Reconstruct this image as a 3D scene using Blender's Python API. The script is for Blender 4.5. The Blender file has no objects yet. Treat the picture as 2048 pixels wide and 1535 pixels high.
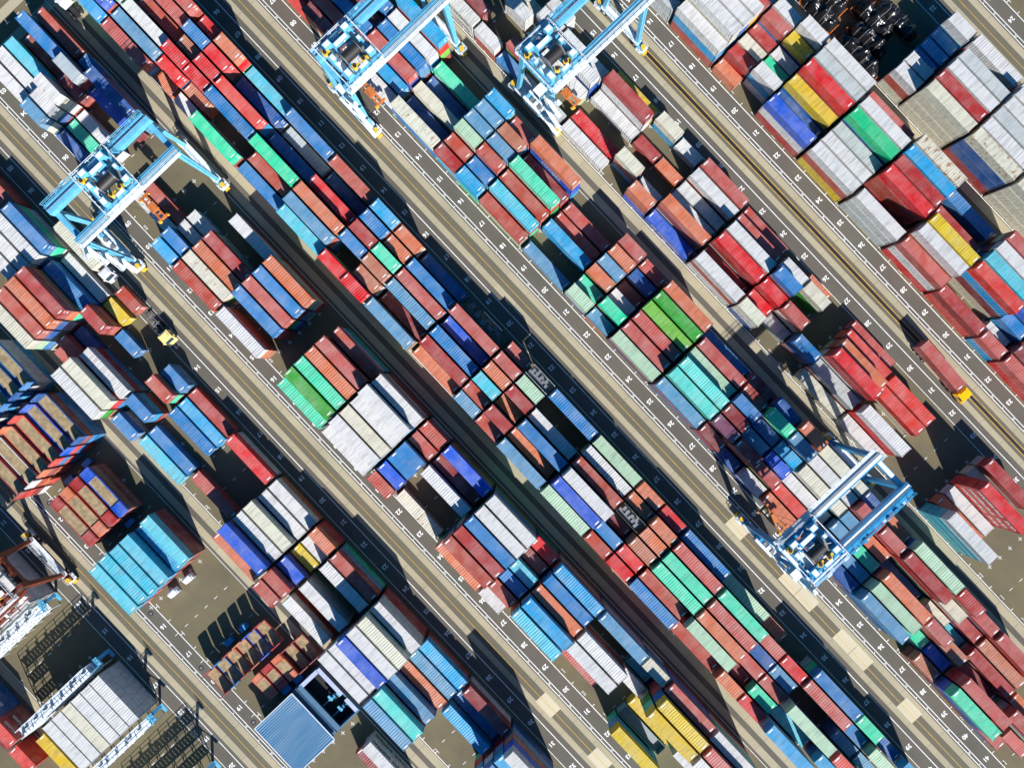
import bpy, bmesh, math, random
from mathutils import Vector, Matrix
random.seed(7)
sc = bpy.context.scene
col = sc.collection
R = math.radians
# world frame: X runs along the lanes, Y across them, metres
P = 55.04

def lin(c):
    return tuple(((x/255.0)/12.92 if x/255.0 <= .04045 else ((x/255.0+.055)/1.055)**2.4) for x in c)

# ------------------------------------------------------------------ helpers
class MB:
    """collects boxes, bars, cylinders and raw quads into one mesh"""
    def __init__(s): s.v = []; s.f = []; s.m = []; s.c = []
    def quad(s, a, b, c, d, m=0, colr=None):
        n = len(s.v); s.v += [a, b, c, d]; s.f.append((n, n+1, n+2, n+3)); s.m.append(m); s.c.append(colr)
    def poly(s, pts, m=0, colr=None):
        n = len(s.v); s.v += list(pts); s.f.append(tuple(range(n, n+len(pts)))); s.m.append(m); s.c.append(colr)
    def box(s, c, d, m=0, rz=0.0, colr=None):
        x, y, z = c; a, b, h = d[0]/2, d[1]/2, d[2]/2
        cs, sn = math.cos(rz), math.sin(rz)
        n = len(s.v)
        for dz in (-h, h):
            for dx, dy in ((-a, -b), (a, -b), (a, b), (-a, b)):
                s.v.append((x+dx*cs-dy*sn, y+dx*sn+dy*cs, z+dz))
        for f in ((0, 3, 2, 1), (4, 5, 6, 7), (0, 1, 5, 4), (1, 2, 6, 5), (2, 3, 7, 6), (3, 0, 4, 7)):
            s.f.append(tuple(n+i for i in f)); s.m.append(m); s.c.append(colr)
    def bar(s, p, q, w, h=None, w2=None, h2=None, m=0, up=(0, 0, 1)):
        """a straight member from p to q with a rectangular section, may taper"""
        h = h or w; w2 = w2 or w; h2 = h2 or h
        p = Vector(p); q = Vector(q); d = (q-p).normalized(); u = Vector(up)
        if abs(d.dot(u)) > .95: u = Vector((1, 0, 0))
        sx = d.cross(u).normalized(); sy = sx.cross(d).normalized()
        n = len(s.v)
        for o, ww, hh in ((p, w/2, h/2), (q, w2/2, h2/2)):
            for i, j in ((-1, -1), (1, -1), (1, 1), (-1, 1)):
                s.v.append(tuple(o+sx*ww*i+sy*hh*j))
        for f in ((0, 3, 2, 1), (4, 5, 6, 7), (0, 1, 5, 4), (1, 2, 6, 5), (2, 3, 7, 6), (3, 0, 4, 7)):
            s.f.append(tuple(n+i for i in f)); s.m.append(m); s.c.append(None)
    def cyl(s, p, q, r, n=14, m=0, r2=None):
        p = Vector(p); q = Vector(q); d = (q-p).normalized(); r2 = r if r2 is None else r2
        u = Vector((0, 0, 1)) if abs(d.z) < .9 else Vector((1, 0, 0))
        a = d.cross(u).normalized(); b = d.cross(a).normalized()
        k = len(s.v)
        for o, rr in ((p, r), (q, r2)):
            for i in range(n):
                t = 2*math.pi*i/n; s.v.append(tuple(o+a*rr*math.cos(t)+b*rr*math.sin(t)))
        for i in range(n):
            j = (i+1) % n; s.f.append((k+i, k+n+i, k+n+j, k+j)); s.m.append(m); s.c.append(None)
        s.f.append(tuple(k+i for i in range(n))); s.m.append(m); s.c.append(None)
        s.f.append(tuple(k+n+i for i in reversed(range(n)))); s.m.append(m); s.c.append(None)
    def rail(s, p, q, hgt=1.1, step=1.8, t=.07, m=0):
        """railing between two points of the same height"""
        p = Vector(p); q = Vector(q); L = (q-p).length; n = max(1, round(L/step))
        for zz in (hgt, hgt*.5): s.bar(p+Vector((0, 0, zz)), q+Vector((0, 0, zz)), t, m=m)
        for i in range(n+1):
            o = p.lerp(q, i/n); s.bar(o, o+Vector((0, 0, hgt)), t, m=m)
    def mesh(s, name, mats):
        me = bpy.data.meshes.new(name); me.from_pydata(s.v, [], s.f)
        for m in (mats if isinstance(mats, (list, tuple)) else [mats]): me.materials.append(m)
        me.polygons.foreach_set('material_index', s.m)
        if any(c is not None for c in s.c):
            at = me.color_attributes.new('Col', 'FLOAT_COLOR', 'CORNER'); buf = []
            for f, c in zip(s.f, s.c): buf += list(c or (.5, .5, .5, 0))*len(f)
            at.data.foreach_set('color', buf)
        me.validate(); me.update()
        return me
    def build(s, name, mats, parent=None, loc=(0, 0, 0), rz=0):
        o = bpy.data.objects.new(name, s.mesh(name, mats)); col.objects.link(o)
        o.location = loc; o.rotation_euler.z = rz
        if parent: o.parent = parent
        return o

def tag(o, label=None, cat=None, group=None, kind=None):
    if label: o['label'] = label
    if cat: o['category'] = cat
    if group: o['group'] = group
    if kind: o['kind'] = kind
    return o

def empty(name, loc=(0, 0, 0), rz=0):
    o = bpy.data.objects.new(name, None); col.objects.link(o); o.location = loc; o.rotation_euler.z = rz
    return o

def copy_tree(o, parent=None):
    c = o.copy(); col.objects.link(c)
    if parent: c.parent = parent
    for ch in list(o.children): copy_tree(ch, c)
    return c

# ------------------------------------------------------------------ materials
def newmat(name):
    m = bpy.data.materials.new(name); m.use_nodes = True
    nt = m.node_tree; nt.nodes.clear()
    out = nt.nodes.new('ShaderNodeOutputMaterial'); b = nt.nodes.new('ShaderNodeBsdfPrincipled')
    nt.links.new(b.outputs[0], out.inputs[0])
    return m, nt, b
def mixc(nt, fac, a, b, mode='MIX'):
    n = nt.nodes.new('ShaderNodeMix'); n.data_type = 'RGBA'; n.blend_type = mode
    for s, v in ((n.inputs['Factor'], fac), (n.inputs[6], a), (n.inputs[7], b)):
        if hasattr(v, 'links') or hasattr(v, 'is_linked'): nt.links.new(v, s)
        elif isinstance(v, (tuple, list)): s.default_value = (*v[:3], 1)
        else: s.default_value = v
    return n.outputs[2]
def ramp(nt, src, lo, hi, a=0.0, b=1.0):
    n = nt.nodes.new('ShaderNodeMapRange'); n.inputs[1].default_value = lo; n.inputs[2].default_value = hi
    n.inputs[3].default_value = a; n.inputs[4].default_value = b; n.clamp = True
    nt.links.new(src, n.inputs[0]); return n.outputs[0]
def noise(nt, vec, scale, detail=3, rough=.55):
    n = nt.nodes.new('ShaderNodeTexNoise'); n.inputs['Scale'].default_value = scale
    n.inputs['Detail'].default_value = detail; n.inputs['Roughness'].default_value = rough
    if vec is not None: nt.links.new(vec, n.inputs['Vector'])
    return n.outputs['Fac']
def mapping(nt, vec, scale):
    n = nt.nodes.new('ShaderNodeVectorMath'); n.operation = 'MULTIPLY'; n.inputs[1].default_value = scale
    nt.links.new(vec, n.inputs[0]); return n.outputs[0]
def math_(nt, op, a, b):
    n = nt.nodes.new('ShaderNodeMath'); n.operation = op
    for s, v in ((n.inputs[0], a), (n.inputs[1], b)):
        if hasattr(v, 'is_linked'): nt.links.new(v, s)
        else: s.default_value = v
    return n.outputs[0]

def plain(name, c, rough=.6, metal=0.0, var=.12, scale=3.0):
    m, nt, b = newmat(name)
    g = nt.nodes.new('ShaderNodeNewGeometry')
    n = noise(nt, g.outputs['Position'], scale, 4)
    cc = lin(c) if max(c) > 1 else c
    dark = tuple(x*(1-var*1.6) for x in cc); lite = tuple(min(.95, x*(1+var)) for x in cc)
    nt.links.new(mixc(nt, ramp(nt, n, .3, .7), dark, lite), b.inputs['Base Color'])
    b.inputs['Roughness'].default_value = rough; b.inputs['Metallic'].default_value = metal
    return m

def paint(name, attr=False):
    """weathered container paint; its colour comes from the object (or the Col attribute), alpha is how rusty it is"""
    m, nt, b = newmat(name)
    g = nt.nodes.new('ShaderNodeNewGeometry')
    if attr:
        a = nt.nodes.new('ShaderNodeAttribute'); a.attribute_name = 'Col'
        base, rust = a.outputs['Color'], a.outputs['Alpha']
    else:
        a = nt.nodes.new('ShaderNodeObjectInfo'); base, rust = a.outputs['Color'], a.outputs['Alpha']
    pos = g.outputs['Position']
    # slow fading and dirt, streaks that run across the roof ribs
    n1 = noise(nt, pos, .35, 4)
    n2 = noise(nt, mapping(nt, pos, (2.6, .28, .5)), 1.0, 4, .65)
    n3 = noise(nt, pos, 1.5, 6, .7)
    n4 = noise(nt, mapping(nt, pos, (1.1, .5, 1)), 1.0, 5, .7)
    fade = mixc(nt, ramp(nt, n1, .35, .65, 0, .2), base, (.55, .53, .5))
    dirt = mixc(nt, ramp(nt, n2, .45, .72, 0, .6), fade, mixc(nt, .72, base, (.05, .045, .04)))
    spots = mixc(nt, ramp(nt, n3, .62, .70, 0, .5), dirt, mixc(nt, .7, base, (.06, .045, .035)))
    thr = math_(nt, 'SUBTRACT', .80, math_(nt, 'MULTIPLY', rust, .34))
    rf = nt.nodes.new('ShaderNodeMapRange'); rf.clamp = True
    nt.links.new(n4, rf.inputs[0]); nt.links.new(thr, rf.inputs[1]); nt.links.new(math_(nt, 'ADD', thr, .05), rf.inputs[2])
    rusty = mixc(nt, math_(nt, 'MULTIPLY', rf.outputs[0], .85), spots, mixc(nt, ramp(nt, n3, .4, .6), (.20, .075, .03), (.36, .17, .05)))
    nt.links.new(rusty, b.inputs['Base Color'])
    b.inputs['Roughness'].default_value = .5; b.inputs['Specular IOR Level'].default_value = .35
    return m

def pave(name, c, c2, seam=None, stain=.5, fine=.25):
    m, nt, b = newmat(name)
    g = nt.nodes.new('ShaderNodeNewGeometry'); pos = g.outputs['Position']
    a, d = lin(c), lin(c2)
    base = mixc(nt, ramp(nt, noise(nt, pos, .10, 5, .6), .35, .65), a, d)
    # tyre wear along the lanes
    wear = noise(nt, mapping(nt, pos, (.02, 1.4, 1)), 1.0, 3)
    base = mixc(nt, ramp(nt, wear, .5, .72, 0, .35), base, tuple(x*.72 for x in a))
    base = mixc(nt, ramp(nt, noise(nt, pos, 5.0, 4, .8), .35, .65, 0, fine), base, tuple(x*.55 for x in a))
    base = mixc(nt, ramp(nt, noise(nt, pos, .55, 6, .75), .64, .74, 0, stain), base, tuple(x*.45 for x in a))
    if seam:
        sx = nt.nodes.new('ShaderNodeSeparateXYZ'); nt.links.new(pos, sx.inputs[0])
        fr = math_(nt, 'FRACT', math_(nt, 'MULTIPLY', sx.outputs[0], 1.0/seam), 0.0)
        fl = math_(nt, 'FLOOR', math_(nt, 'MULTIPLY', sx.outputs[0], 1.0/seam), 0.0)
        wn = nt.nodes.new('ShaderNodeTexWhiteNoise'); wn.noise_dimensions = '1D'; nt.links.new(fl, wn.inputs['W'])
        base = mixc(nt, ramp(nt, wn.outputs[0], 0, 1, 0, .16), base, tuple(x*.5 for x in a))
        base = mixc(nt, math_(nt, 'MULTIPLY', math_(nt, 'LESS_THAN', fr, .02), .5), base, tuple(x*.35 for x in a))
    nt.links.new(base, b.inputs['Base Color'])
    b.inputs['Roughness'].default_value = .9; b.inputs['Specular IOR Level'].default_value = .2
    return m

M = {}
M['paint'] = paint('container_paint'); M['stackpaint'] = paint('stacked_paint', True)
M['mark'] = plain('white_marking', (.72, .72, .70), .6, var=.05)
M['rod'] = plain('door_gear', (.42, .42, .40), .5, var=.1)
M['dark'] = plain('dark_rubber', (.018, .018, .02), .8)
M['steel'] = plain('grey_steel', (.22, .23, .24), .5, .3)
M['wood'] = plain('deck_planks', (.36, .27, .15), .85, var=.25, scale=1.2)
M['asphalt'] = pave('lane_asphalt', (104, 99, 90), (94, 90, 83))
M['yard'] = pave('yard_asphalt', (118, 109, 84), (100, 94, 78), stain=.7, fine=.35)
M['concrete'] = pave('runway_concrete', (178, 168, 142), (163, 155, 132), seam=6.1, stain=.45, fine=.12)
M['mid'] = pave('median_asphalt', (112, 107, 92), (103, 99, 86))
M['tar'] = plain('fresh_tar', (.012, .012, .015), .7)
M['line'] = plain('road_paint_white', (.80, .80, .78), .7, var=.1, scale=1.0)
M['yline'] = plain('road_paint_yellow', (.62, .36, .04), .7, var=.2, scale=.8)
M['pad'] = pave('pad_concrete', (205, 195, 168), (195, 186, 162), stain=.3, fine=.1)
M['cb'] = plain('crane_pale_blue', (.12, .42, .62), .4, var=.10, scale=.8)
M['cbd'] = plain('crane_deep_blue', (.025, .27, .52), .4, var=.12, scale=.8)
M['cwhite'] = plain('crane_white', (.70, .76, .80), .45, var=.08)
M['cyel'] = plain('machine_yellow', (.72, .45, .04), .45)
M['corange'] = plain('spreader_orange', (.55, .16, .04), .5)
M['drum'] = plain('drum_cable', (.02, .018, .02), .55)
M['glass'] = plain('cab_glass', (.03, .05, .07), .08, var=.02)
M['tarp'] = plain('black_tarp', (.012, .013, .016), .28, var=.3)
M['strap'] = plain('cargo_strap', (.45, .40, .36), .7)
# ------------------------------------------------------------------ ground, lanes and markings
def sheet(name, rects, mat, z):
    b = MB()
    for x0, y0, x1, y1 in rects: b.quad((x0, y0, z), (x1, y0, z), (x1, y1, z), (x0, y1, z))
    return tag(b.build(name, mat), kind='structure')
U0, U1 = -330, 560
sheet('ground', [(-600, -500, 900, 700)], M['yard'], 0)
LANES = [-1, 0, 1, 2, 3]                       # numbered truck lanes; lane i has its right-hand numbers at P*i
lane_r, conc_r, mid_r, white_r, yel_r, tar_r, road_r = [], [], [], [], [], [], []
def ln(y, w=.17): white_r.append((U0, y-w/2, U1, y+w/2))
PROF = dict(b=-1.35, a=1.5, c1=(2.75, 4.0), y=5.15, c2=(6.5, 7.85), w1=8.2, w2=8.9, w3=11.88, r=0.0, l=10.26)
PROFA = dict(b=.25, a=3.13, c1=(3.9, 5.3), y=6.5, c2=(7.7, 9.05), w1=9.34, w2=10.06, w3=12.84, r=1.54, l=11.4)
def prof(i): return PROFA if i < 0 else PROF
for i in LANES:
    o = P*i; q = prof(i)
    lane_r.append((U0, o+q['b'], U1, o+q['w3']))
    conc_r += [(U0, o+q['c1'][0], U1, o+q['c1'][1]), (U0, o+q['c2'][0], U1, o+q['c2'][1])]
    mid_r.append((U0, o+q['c1'][1], U1, o+q['c2'][0]))
    ln(o+q['b'], .12); ln(o+q['a']); ln(o+q['w1']); ln(o+q['w2']); ln(o+q['w3'])
    if i == 2:
        yel_r += [(U0, o+4.68, U1, o+4.83), (U0, o+5.6, U1, o+5.75)]; tar_r.append((U0, o+4.9, U1, o+5.53))
    else: yel_r.append((U0, o+q['y']-.055, U1, o+q['y']+.055))
for i in (-2, -1, 0, 1, 2):                         # narrow crane roads between the blocks
    o = P*i
    road_r.append((U0, o+30.2, U1, o+35.4)); ln(o+35.45, .15)
    conc_r += [(U0, o+30.75, U1, o+32.3), (U0, o+33.5, U1, o+35.2)]
    if i < 2: ln(o+30.1, .1)
sheet('truck_lane', lane_r, M['asphalt'], .004)
sheet('crane_road', road_r, M['asphalt'], .004)
sheet('concrete_runway', conc_r, M['concrete'], .008)
sheet('lane_median', mid_r, M['mid'], .008)
sheet('lane_trench', tar_r, M['tar'], .012)
sheet('cross_road', [(6.5, -20, 8.6, 60), (12.0, -20, 14.2, 60)], M['concrete'], .016)
sheet('turning_pad', [(u-2.4, v-1.5, u+2.4, v+1.5) for u, v in ((194.8, 60.6), (211.0, 60.8), (215.9, 60.8), (228.0, 60.6), (232.9, 60.6), (248.0, 60.5), (194.9, 5.2), (211, 5.2))], M['pad'], .016)
def ub(k, i): return 6.5*k if i >= 0 else 94.39+7.96*(k-12)
for i in LANES:                                # ticks, slot marks
    o = P*i; pit = 6.5 if i >= 0 else 7.96; q = prof(i)
    for k in range(1, 46):
        u = ub(k, i); w1, w2, w3 = o+q['w1'], o+q['w2'], o+q['w3']
        white_r.append((u-.09, w1, u+.09, w1+.38))
        e = u+pit/2
        white_r += [(e-.30, w1, e-.12, w2), (e+.12, w1, e+.30, w2), (e-.30, w1+.28, e+.30, w1+.46)]
        for t in (u, e):
            white_r.append((t-.07, w3, t+.07, w3+.75))
            if i < 4: white_r.append((t-.07, o+35.5, t+.07, o+36.15))
        white_r += [(e-.6, w3+.7, e+.6, w3+.82), (e-.6, o+36.1, e+.6, o+36.22)]
for i, r0 in ((-1, 13.8), (0, 13.8), (1, 13.8), (2, 13.8), (0, 37.15), (-1, 37.15), (1, 37.15), (-2, 37.15)):    # corner marks of the slots
    o = P*i
    for k in range(1, 44):
        e = (6.5*k if (i, r0) != (-1, 13.8) else ub(k, -1)) + 3.25
        for r in range(6):
            y = o+r0+2.9*r-1.45
            white_r += [(e-.06, y-.45, e+.06, y+.45)]
            if k % 3 == 0: white_r.append((e-.5, y-.06, e+.5, y+.06))
mk = MB()
for x0, y0, x1, y1 in white_r: mk.quad((x0, y0, .02), (x1, y0, .02), (x1, y1, .02), (x0, y1, .02))
for x0, y0, x1, y1 in yel_r: mk.quad((x0, y0, .021), (x1, y0, .021), (x1, y1, .021), (x0, y1, .021), 1)
tag(mk.build('road_markings', [M['line'], M['yline']]), kind='structure')

_txt = {}
def text_polys(s, size=1.0, bold=.03):
    """outline of a string as flat polygons, centred"""
    if s in _txt: return _txt[s]
    c = bpy.data.curves.new('t', 'FONT'); c.body = s; c.align_x = 'CENTER'; c.align_y = 'CENTER'; c.offset = bold
    c.resolution_u = 2
    o = bpy.data.objects.new('t', c); col.objects.link(o)
    dg = bpy.context.evaluated_depsgraph_get(); me = o.evaluated_get(dg).to_mesh()
    r = ([v.co[:2] for v in me.vertices], [tuple(p.vertices) for p in me.polygons])
    o.evaluated_get(dg).to_mesh_clear(); bpy.data.objects.remove(o); bpy.data.curves.remove(c)
    _txt[s] = r
    return r
nb = MB()
def flat_text(b, s, fn, m=0):
    vs, fs = text_polys(s); n = len(b.v)
    b.v += [fn(x, y) for x, y in vs]
    for f in fs: b.f.append(tuple(n+i for i in f)); b.m.append(m); b.c.append(None)
for i in LANES:
    o = P*i; q = prof(i)
    for k in range(1, 46):
        u = ub(k, i); t_ = '%02d' % k
        for y in (q['r'], q['l']):                   # read from +Y to -Y, tops toward +X
            flat_text(nb, t_, lambda x, t, u=u, y=y, o=o: (u+t*1.35, o+y-x*1.35, .021))
tag(nb.build('bay_numbers', M['line']), kind='structure')
# ------------------------------------------------------------------ containers
CW = 2.44
PAL = dict(pink=(190, 98, 92), sal=(214, 128, 98), brick=(182, 84, 72), brown=(186, 124, 102), red=(226, 22, 62), red2=(172, 62, 62),
    coral=(234, 84, 78), maroon=(140, 58, 62), purple=(120, 58, 92), blue=(58, 118, 190), blue2=(14, 88, 205), navy=(32, 84, 160),
    lav=(126, 144, 192), sky=(62, 152, 218), lblue=(122, 186, 226), teal=(78, 208, 172), tealb=(24, 186, 142), mint=(126, 222, 186),
    mintc=(188, 218, 190), mintb=(138, 206, 214), lmint=(146, 216, 212), green=(62, 162, 62), lgreen=(132, 196, 92), white=(233, 234, 232),
    lwhite=(222, 227, 238), cream=(226, 222, 204), whiter=(228, 224, 208), rusty=(230, 222, 204), grey=(186, 198, 204), lgrey=(200, 206, 206),
    yellow=(224, 192, 66), whiteH=(228, 228, 222), bulk=(140, 152, 172), gen=(205, 208, 205), flat=(150, 160, 190), open=(100, 92, 70))
WORD = dict(pink='dusty pink', sal='salmon orange', brick='brick red', brown='faded brown', red='crimson', red2='dark red', coral='coral red',
    maroon='maroon', purple='purple', blue='blue', blue2='vivid blue', navy='navy blue', lav='lavender blue', sky='sky blue', lblue='pale blue',
    teal='turquoise', tealb='emerald', mint='mint green', mintc='cream-green', mintb='icy blue', lmint='pale aqua', green='green',
    lgreen='light green', white='white', lwhite='cool white', cream='cream', whiter='rust-stained white', rusty='badly-rusted white',
    grey='grey', lgrey='light grey', yellow='yellow', whiteH='white lettered', bulk='grey blue', gen='pale grey', flat='dark', open='drab')
EXP = 1.33
def colour(c, rust=None, j=.06):
    b = lin(PAL[c]); s = 1+random.uniform(-j, j)
    g = .3*b[0]+.55*b[1]+.15*b[2]
    v = [max(.004, min(.82, (g+(x-g)*1.18)/EXP*s)) for x in b]
    if b[2] > b[0]*1.5: v = [v[0]*.55, min(.8, v[1]*1.22), v[2]]
    v = [min(.58, x) for x in v]
    if rust is None:
        rust = {'rusty': .72, 'whiter': .62, 'cream': random.uniform(.1, .5), 'white': random.choice((.05, .1, .2, .4))}.get(c, random.choice((0, .05, .1, .25)))
    return (*v, rust)

def corrugated(b, L, h, p, z0=0.0, colr=None, roof=True, ends=(True, True), m=0):
    """walls, roof and frame of one steel box, floor at z0"""
    n = max(6, round((L-.5)/p)); p = (L-.5)/n; y = CW/2
    xs, off = [], []
    for k in range(n):
        x = -L/2+.25+k*p
        xs += [x, x+.36*p, x+.5*p, x+.86*p]; off += [0, 0, 1, 1]
    xs.append(L/2-.25); off.append(0)
    zb, zt = z0+.16, z0+h-.11
    for sgn in (-1, 1):
        for i in range(len(xs)-1):
            a = sgn*(y-.012-.04*off[i]); c = sgn*(y-.012-.04*off[i+1])
            q = [(xs[i], a, zb), (xs[i+1], c, zb), (xs[i+1], c, zt), (xs[i], a, zt)]
            if sgn > 0: q.reverse()
            b.quad(*q, m, colr)
    if roof:
        zr = z0+h-.015
        for i in range(len(xs)-1):
            b.quad((xs[i], -y+.07, zr-.03*off[i]), (xs[i+1], -y+.07, zr-.03*off[i+1]), (xs[i+1], y-.07, zr-.03*off[i+1]), (xs[i], y-.07, zr-.03*off[i]), m, colr)
        b.box((-L/2+.19, 0, zr-.06), (.14, CW-.14, .1), m, colr=colr); b.box((L/2-.19, 0, zr-.06), (.14, CW-.14, .1), m, colr=colr)
    for sgn in (-1, 1):                                      # rails, posts, corner castings
        b.box((0, sgn*(y-.04), z0+h-.06), (L-.3, .08, .1), m, colr=colr); b.box((0, sgn*(y-.05), z0+.1), (L-.3, .1, .14), m, colr=colr)
        for e in (-1, 1):
            b.box((e*(L/2-.08), sgn*(y-.08), z0+h/2), (.155, .155, h-.02), m, colr=colr)
    for e in (-1, 1):
        x = e*(L/2-.06)
        q = [(x, -y+.15, zb-.1), (x, y-.15, zb-.1), (x, y-.15, zt+.08), (x, -y+.15, zt+.08)]
        if e < 0: q.reverse()
        b.quad(*q, m, colr)

def body_mesh(name, L, h, p, marks=(), rods=False):
    b = MB(); corrugated(b, L, h, p)
    for e, y0, w in marks: b.box((e*(L/2-.42), y0, h-.004), (.24, w, .012), 1)
    return b.mesh(name, [M['paint'], M['mark']])
def door_mesh(name, L, h):
    b = MB(); x = L/2-.045
    b.box((x, -.56, h/2), (.03, 1.05, h-.34)); b.box((x, .56, h/2), (.03, 1.05, h-.34))
    for y in (-.85, -.35, .35, .85):
        b.cyl((x+.04, y, .14), (x+.04, y, h-.14), .025, 6, 1)
        b.box((x+.05, y+.1, h*.42), (.03, .3, .05), 1)
    b.box((x+.02, .72, h-.52), (.012, .5, .2), 2); b.box((x+.02, .72, h*.45), (.012, .4, .3), 2)
    return b.mesh(name, [M['paint'], M['rod'], M['mark']])

H20, H40 = 2.59, 2.78
BODY, DOOR = {}, {}
for L, h, key in ((6.058, H20-.03, 1), (12.192, H40-.03, 2)):
    for p in (.29, .52):
        BODY[key, p, 0] = body_mesh('container_body', L, h, p)
        BODY[key, p, 1] = body_mesh('container_body_marked', L, h, p, [(-1, -.1, 1.15), (1, .2, 1.0)])
        BODY[key, p, 2] = body_mesh('container_body_marked', L, h, p, [(-1, .35, .9)])
        BODY[key, p, 3] = body_mesh('container_body_marked', L, h, p, [(1, -.3, 1.0)])
    DOOR[key] = door_mesh('container_door', L, h)

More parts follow.
